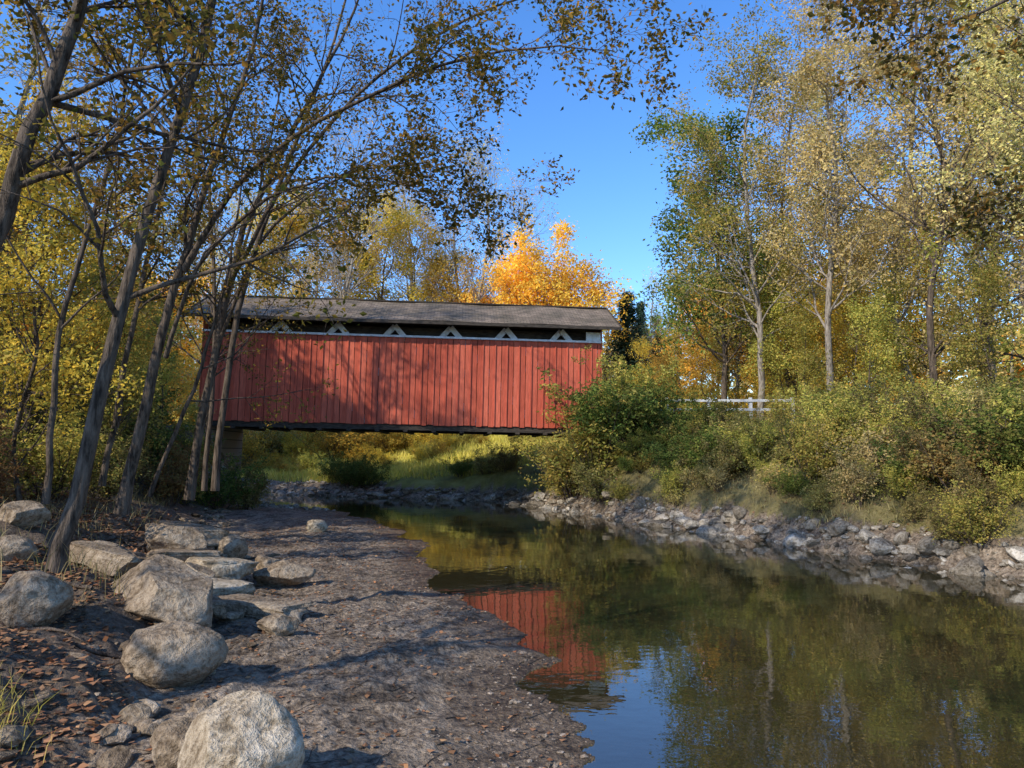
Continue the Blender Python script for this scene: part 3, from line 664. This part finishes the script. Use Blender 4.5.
# ------------------------------------------------------------ covered bridge
def build_bridge():
    E = bpy.data.objects.new("covered_bridge", None); coll.objects.link(E)
    E.location = (2.74, 23.1, 2.44); E.rotation_euler = (0, math.radians(1.15), math.radians(4.2)); E.scale = (.66, .66, .66)
    L = 18.4; Wd = 5.4
    m, nt, out = newmat("red_siding")
    g_ = nt.nodes.new("ShaderNodeNewGeometry"); co = coord(nt, "Object", (6, 6, .7))
    n = tex(nt, "ShaderNodeTexNoise", 2.5, co, Detail=6.0, Roughness=.7)
    n2 = tex(nt, "ShaderNodeTexNoise", .5, coord(nt), Detail=3.0)
    c = ramp(nt, g_.outputs["Random Per Island"], [(0, (.47, .088, .046)), (.5, (.57, .112, .060)), (1, (.64, .142, .078))])
    c = mixc(nt, .8, c, ramp(nt, n.outputs["Fac"], [(.3, (.62, .6, .6)), (.6, (1.1, 1.12, 1.12))]), 'MULTIPLY')
    c = mixc(nt, .6, c, ramp(nt, n2.outputs["Fac"], [(.35, (.75, .75, .78)), (.6, (1.1, 1.2, 1.2))]), 'MULTIPLY')
    principled(nt, out, c, .8, bump(nt, n.outputs["Fac"], .3, .01), .2); red = m
    m, nt, out = newmat("dark_timber"); n = tex(nt, "ShaderNodeTexNoise", 4, coord(nt, "Object", (1, 4, 4)), Detail=5.0)
    principled(nt, out, ramp(nt, n.outputs["Fac"], [(.35, (.03, .024, .018)), (.65, (.08, .062, .045))]), .85); dark = m
    m, nt, out = newmat("white_paint"); n = tex(nt, "ShaderNodeTexNoise", 5, coord(nt), Detail=5.0)
    principled(nt, out, ramp(nt, n.outputs["Fac"], [(.3, (.6, .58, .54)), (.6, (.82, .81, .78))]), .6); white = m
    m, nt, out = newmat("shingles")
    br = nt.nodes.new("ShaderNodeTexBrick"); co = coord(nt)
    nt.links.new(co, br.inputs["Vector"])
    br.inputs["Scale"].default_value = 1; br.inputs["Brick Width"].default_value = .3; br.inputs["Row Height"].default_value = .16; br.inputs["Mortar Size"].default_value = .012
    br.inputs["Color1"].default_value = (.16, .122, .085, 1); br.inputs["Color2"].default_value = (.27, .21, .15, 1); br.inputs["Mortar"].default_value = (.06, .05, .04, 1)
    n = tex(nt, "ShaderNodeTexNoise", .8, co, Detail=6.0, Roughness=.7)
    c = mixc(nt, .9, br.outputs["Color"], ramp(nt, n.outputs["Fac"], [(.35, (.5, .5, .42)), (.65, (1.2, 1.12, 1.05))]), 'MULTIPLY')
    principled(nt, out, c, .9, bump(nt, br.outputs["Fac"], -.5, .02)); shg = m
    m, nt, out = newmat("abutment_stone")
    br = nt.nodes.new("ShaderNodeTexBrick"); mp = nt.nodes.new("ShaderNodeMapping"); mp.inputs["Rotation"].default_value = (math.pi / 2, 0, 0)
    nt.links.new(coord(nt), mp.inputs[0]); nt.links.new(mp.outputs[0], br.inputs["Vector"])
    br.inputs["Scale"].default_value = 1; br.inputs["Brick Width"].default_value = .9; br.inputs["Row Height"].default_value = .42; br.inputs["Mortar Size"].default_value = .02
    br.inputs["Color1"].default_value = (.16, .13, .10, 1); br.inputs["Color2"].default_value = (.28, .235, .18, 1); br.inputs["Mortar"].default_value = (.06, .05, .04, 1)
    principled(nt, out, br.outputs["Color"], .9, bump(nt, br.outputs["Fac"], -.8, .04)); stone = m

    def part(name, g, mats): return obj(name, g.mesh(name, mats), parent=E)
    g = Geo(); x = -L
    while x < -.02:
        w = min(.285, -x)
        top = 4.05; bot = rng.uniform(-.04, .02)
        box(g, (x + w / 2, rng.uniform(-.01, .01), (top + bot) / 2), (w - .028, .03, top - bot)); x += .285
    x = -L + .28
    while x < -.1:
        box(g, (x - .011, -.036, 2.0), (.055, .038, 4.0)); x += .57
    part("front_siding", g, [red])
    g = Geo(); x = -L
    while x < -.02:
        w = min(.285, -x); box(g, (x + w / 2, Wd + rng.uniform(-.01, .01), 2.0), (w - .022, .03, 4.05)); x += .285
    part("rear_siding", g, [red])
    g = Geo()
    box(g, (-L / 2, -.045, 4.10), (L, .14, .09))
    box(g, (-L / 2, Wd + .045, 4.10), (L, .14, .09))
    part("sill_rail", g, [white])
    g = Geo()
    pan = 2.62
    for yy in (.2, Wd - .2):
        x = -1.9; H0 = 4.62; dx = 4.1
        while x > -L + 1:
            for s in (-1, 1):
                if x - s * dx > -.1 or x - s * dx < -L: 
                    f = (min(-.1, max(-L + .1, x - s * dx)) - x) / (-s * dx)
                else: f = 1
                a = math.atan2(dx * s, H0); ln = math.hypot(dx, H0) * f
                R_ = Matrix.Rotation(a, 3, 'Y')
                box(g, (x - s * dx * f / 2, yy + s * .062, H0 - H0 * f / 2), (.24, .12, ln), 0, R_)
            x -= pan
    part("truss", g, [white])
    g = Geo()
    for yy in (.2, Wd - .2):
        box(g, (-L / 2, yy, 4.80), (L, .3, .2)); box(g, (-L / 2, yy, -.12), (L, .3, .28))
    box(g, (-L / 2, .42, 2.3), (L - .2, .02, 4.6)); box(g, (-L / 2, Wd - .42, 2.3), (L - .2, .02, 4.6))  # thin dark sheets behind the trusses, standing in for the bridge's shaded interior
    x = -L + .2
    while x < 0:
        box(g, (x, Wd / 2, 4.98), (.12, Wd - .2, .16)); box(g, (x, Wd / 2, -.30), (.2, Wd, .08)); x += 1.3
    box(g, (-L / 2, Wd / 2, -.02), (L - .1, Wd - .9, .1))
    part("timber_frame_shade_backing", g, [dark])
    pit = math.radians(24); ov = .72; run = Wd / 2 + ov; ze = 4.66; zr = ze + run * math.tan(pit)
    X0, X1 = -L - .7, .78
    g = Geo()
    t = .1
    nx = 60; xs = np.linspace(X0, X1, nx)
    for s in (-1, 1):
        y_e = Wd / 2 + s * run
        cols = []
        for fy, fz in ((y_e, ze), (Wd / 2, zr)):
            wob = .03 * np.sin(xs * 1.3 + s) + rng.normal(0, .008, nx)
            cols.append(np.stack([xs, np.full(nx, fy), fz + wob + t], -1))
        V = np.concatenate(cols); i = np.arange(nx - 1)
        g.add(V, np.stack([i, i + 1, nx + i + 1, nx + i], -1), 0)
        V2 = V.copy(); V2[:, 2] -= t
        g.add(V2, np.stack([i, nx + i, nx + i + 1, i + 1], -1), 1)
        box(g, ((X0 + X1) / 2, y_e + s * .016, ze + .02), (X1 - X0, .03, .15), 1)
    for xx in (X0 - .02, X1 + .02):
        for s in (-1, 1):
            ln = run / math.cos(pit)
            R_ = Matrix.Rotation(s * -pit, 3, 'X')
            box(g, (xx, Wd / 2 + s * run / 2, (ze + zr) / 2), (.04, ln, .26), 1, R_)
    box(g, ((X0 + X1) / 2, Wd / 2, zr + t + .01), (X1 - X0, .3, .05), 0)
    part("roof", g, [shg, dark])
    for xe in (0.03, -L - .03):
        g = Geo()
        box(g, (xe, .45, 2.35), (.05, .9, 4.7)); box(g, (xe, Wd - .45, 2.35), (.05, .9, 4.7))
        box(g, (xe, Wd / 2, 4.3), (.049, Wd - 1.8, .8))
        V = np.array([(xe - .025, 0, 4.71), (xe - .025, Wd, 4.71), (xe - .025, Wd / 2, zr - .1), (xe + .025, 0, 4.71), (xe + .025, Wd, 4.71), (xe + .025, Wd / 2, zr - .1)])
        g.add(V, [[0, 2, 1], [3, 4, 5]])
        g.add(V, [[0, 1, 4, 3], [1, 2, 5, 4], [2, 0, 3, 5]])
        part("portal", g, [red])
    g = Geo(); box(g, (-.38, -.06, 4.36), (.7, .05, .4)); part("corner_board", g, [white])
    g = Geo(); box(g, (.9, Wd / 2, -2.4), (3.0, Wd + .6, 4.3)); box(g, (-L - 1.0, Wd / 2, -2.4), (3.0, Wd - .2, 4.3))
    part("abutment", g, [stone])
build_bridge()

def road():
    g = Geo(); xs = np.linspace(4.2, 60, 60)
    ys = (23.4, 24.1, 24.9, 25.7, 26.5)
    z = np.maximum.reduce([H(xs, np.full(60, yy)) for yy in ys]) + .05
    V = np.concatenate([np.stack([xs, np.full(60, ys[0]), z], -1), np.stack([xs, np.full(60, ys[-1]), z], -1)])
    i = np.arange(59); g.add(V, np.stack([i, i + 1, 60 + i + 1, 60 + i], -1), 0, True)
    m, nt, out = newmat("asphalt"); n = tex(nt, "ShaderNodeTexNoise", 40, coord(nt), Detail=4.0)
    principled(nt, out, ramp(nt, n.outputs["Fac"], [(.3, (.035, .035, .035)), (.7, (.075, .073, .07))]), .9)
    obj("road", g.mesh("road", [m]))
road()
def fence():
    g = Geo(); m, nt, out = newmat("weathered_wood"); n = tex(nt, "ShaderNodeTexNoise", 6, coord(nt, "Object", (1, 5, 5)), Detail=5.0)
    principled(nt, out, ramp(nt, n.outputs["Fac"], [(.3, (.40, .38, .34)), (.7, (.68, .66, .62))]), .8)
    fy = 23.0
    xs = np.arange(3.5, 9.3, 1.3)
    zs = [min(max(hz(x, fy), 2.4), 2.7) + .08 for x in xs]
    for x, z in zip(xs, zs): box(g, (x, fy, z + .3), (.09, .09, 1.15))
    for a, b, za, zb in zip(xs[:-1], xs[1:], zs[:-1], zs[1:]):
        for hh in (.50, .78):
            an = math.atan2(zb - za, b - a)
            box(g, ((a + b) / 2, fy - .06, (za + zb) / 2 + hh), (math.hypot(b - a, zb - za), .03, .08), 0, Matrix.Rotation(-an, 3, 'Y'))
    obj("wooden_fence", g.mesh("wooden_fence", [m]))
fence()

# ------------------------------------------------------------ light, sky, camera
el = math.radians(35); az = math.atan2(-0.70, -0.62)
tosun = Vector((math.sin(az) * math.cos(el), math.cos(az) * math.cos(el), math.sin(el)))
sl = bpy.data.lights.new("sun", 'SUN'); sl.energy = 5.0; sl.angle = math.radians(.5); sl.color = (1, .94, .84)
so = bpy.data.objects.new("sun", sl); coll.objects.link(so); so.rotation_euler = (-tosun).to_track_quat('-Z', 'Y').to_euler()
wd = bpy.data.worlds.new("World"); scene.world = wd; wd.use_nodes = True
nt = wd.node_tree; bg = nt.nodes["Background"]
sk = nt.nodes.new("ShaderNodeTexSky"); sk.sky_type = 'NISHITA'; sk.sun_disc = False
sk.sun_elevation = el; sk.sun_rotation = az % (2 * math.pi); sk.air_density = 1.0; sk.dust_density = .2; sk.ozone_density = 4.0
hsn = nt.nodes.new("ShaderNodeHueSaturation"); hsn.inputs["Saturation"].default_value = 1.22; hsn.inputs["Value"].default_value = 2.0; hsn.inputs["Hue"].default_value = .508
nt.links.new(sk.outputs[0], hsn.inputs["Color"]); nt.links.new(hsn.outputs[0], bg.inputs[0]); bg.inputs[1].default_value = .15

cam = bpy.data.cameras.new("camera"); cam.lens = 26.1; cam.sensor_width = 36; cam.clip_end = 2000; cam.clip_start = .05
co_ = bpy.data.objects.new("camera", cam); coll.objects.link(co_)
co_.location = (0, 0, 1.72); co_.rotation_euler = (math.radians(90 + 5.24), 0, 0)
scene.camera = co_
scene.view_settings.view_transform = 'Standard'; scene.view_settings.look = 'None'; scene.view_settings.exposure = 0
print("faces", sum(len(o.data.polygons) for o in scene.objects if o.type == 'MESH'), "objs", len(scene.objects))
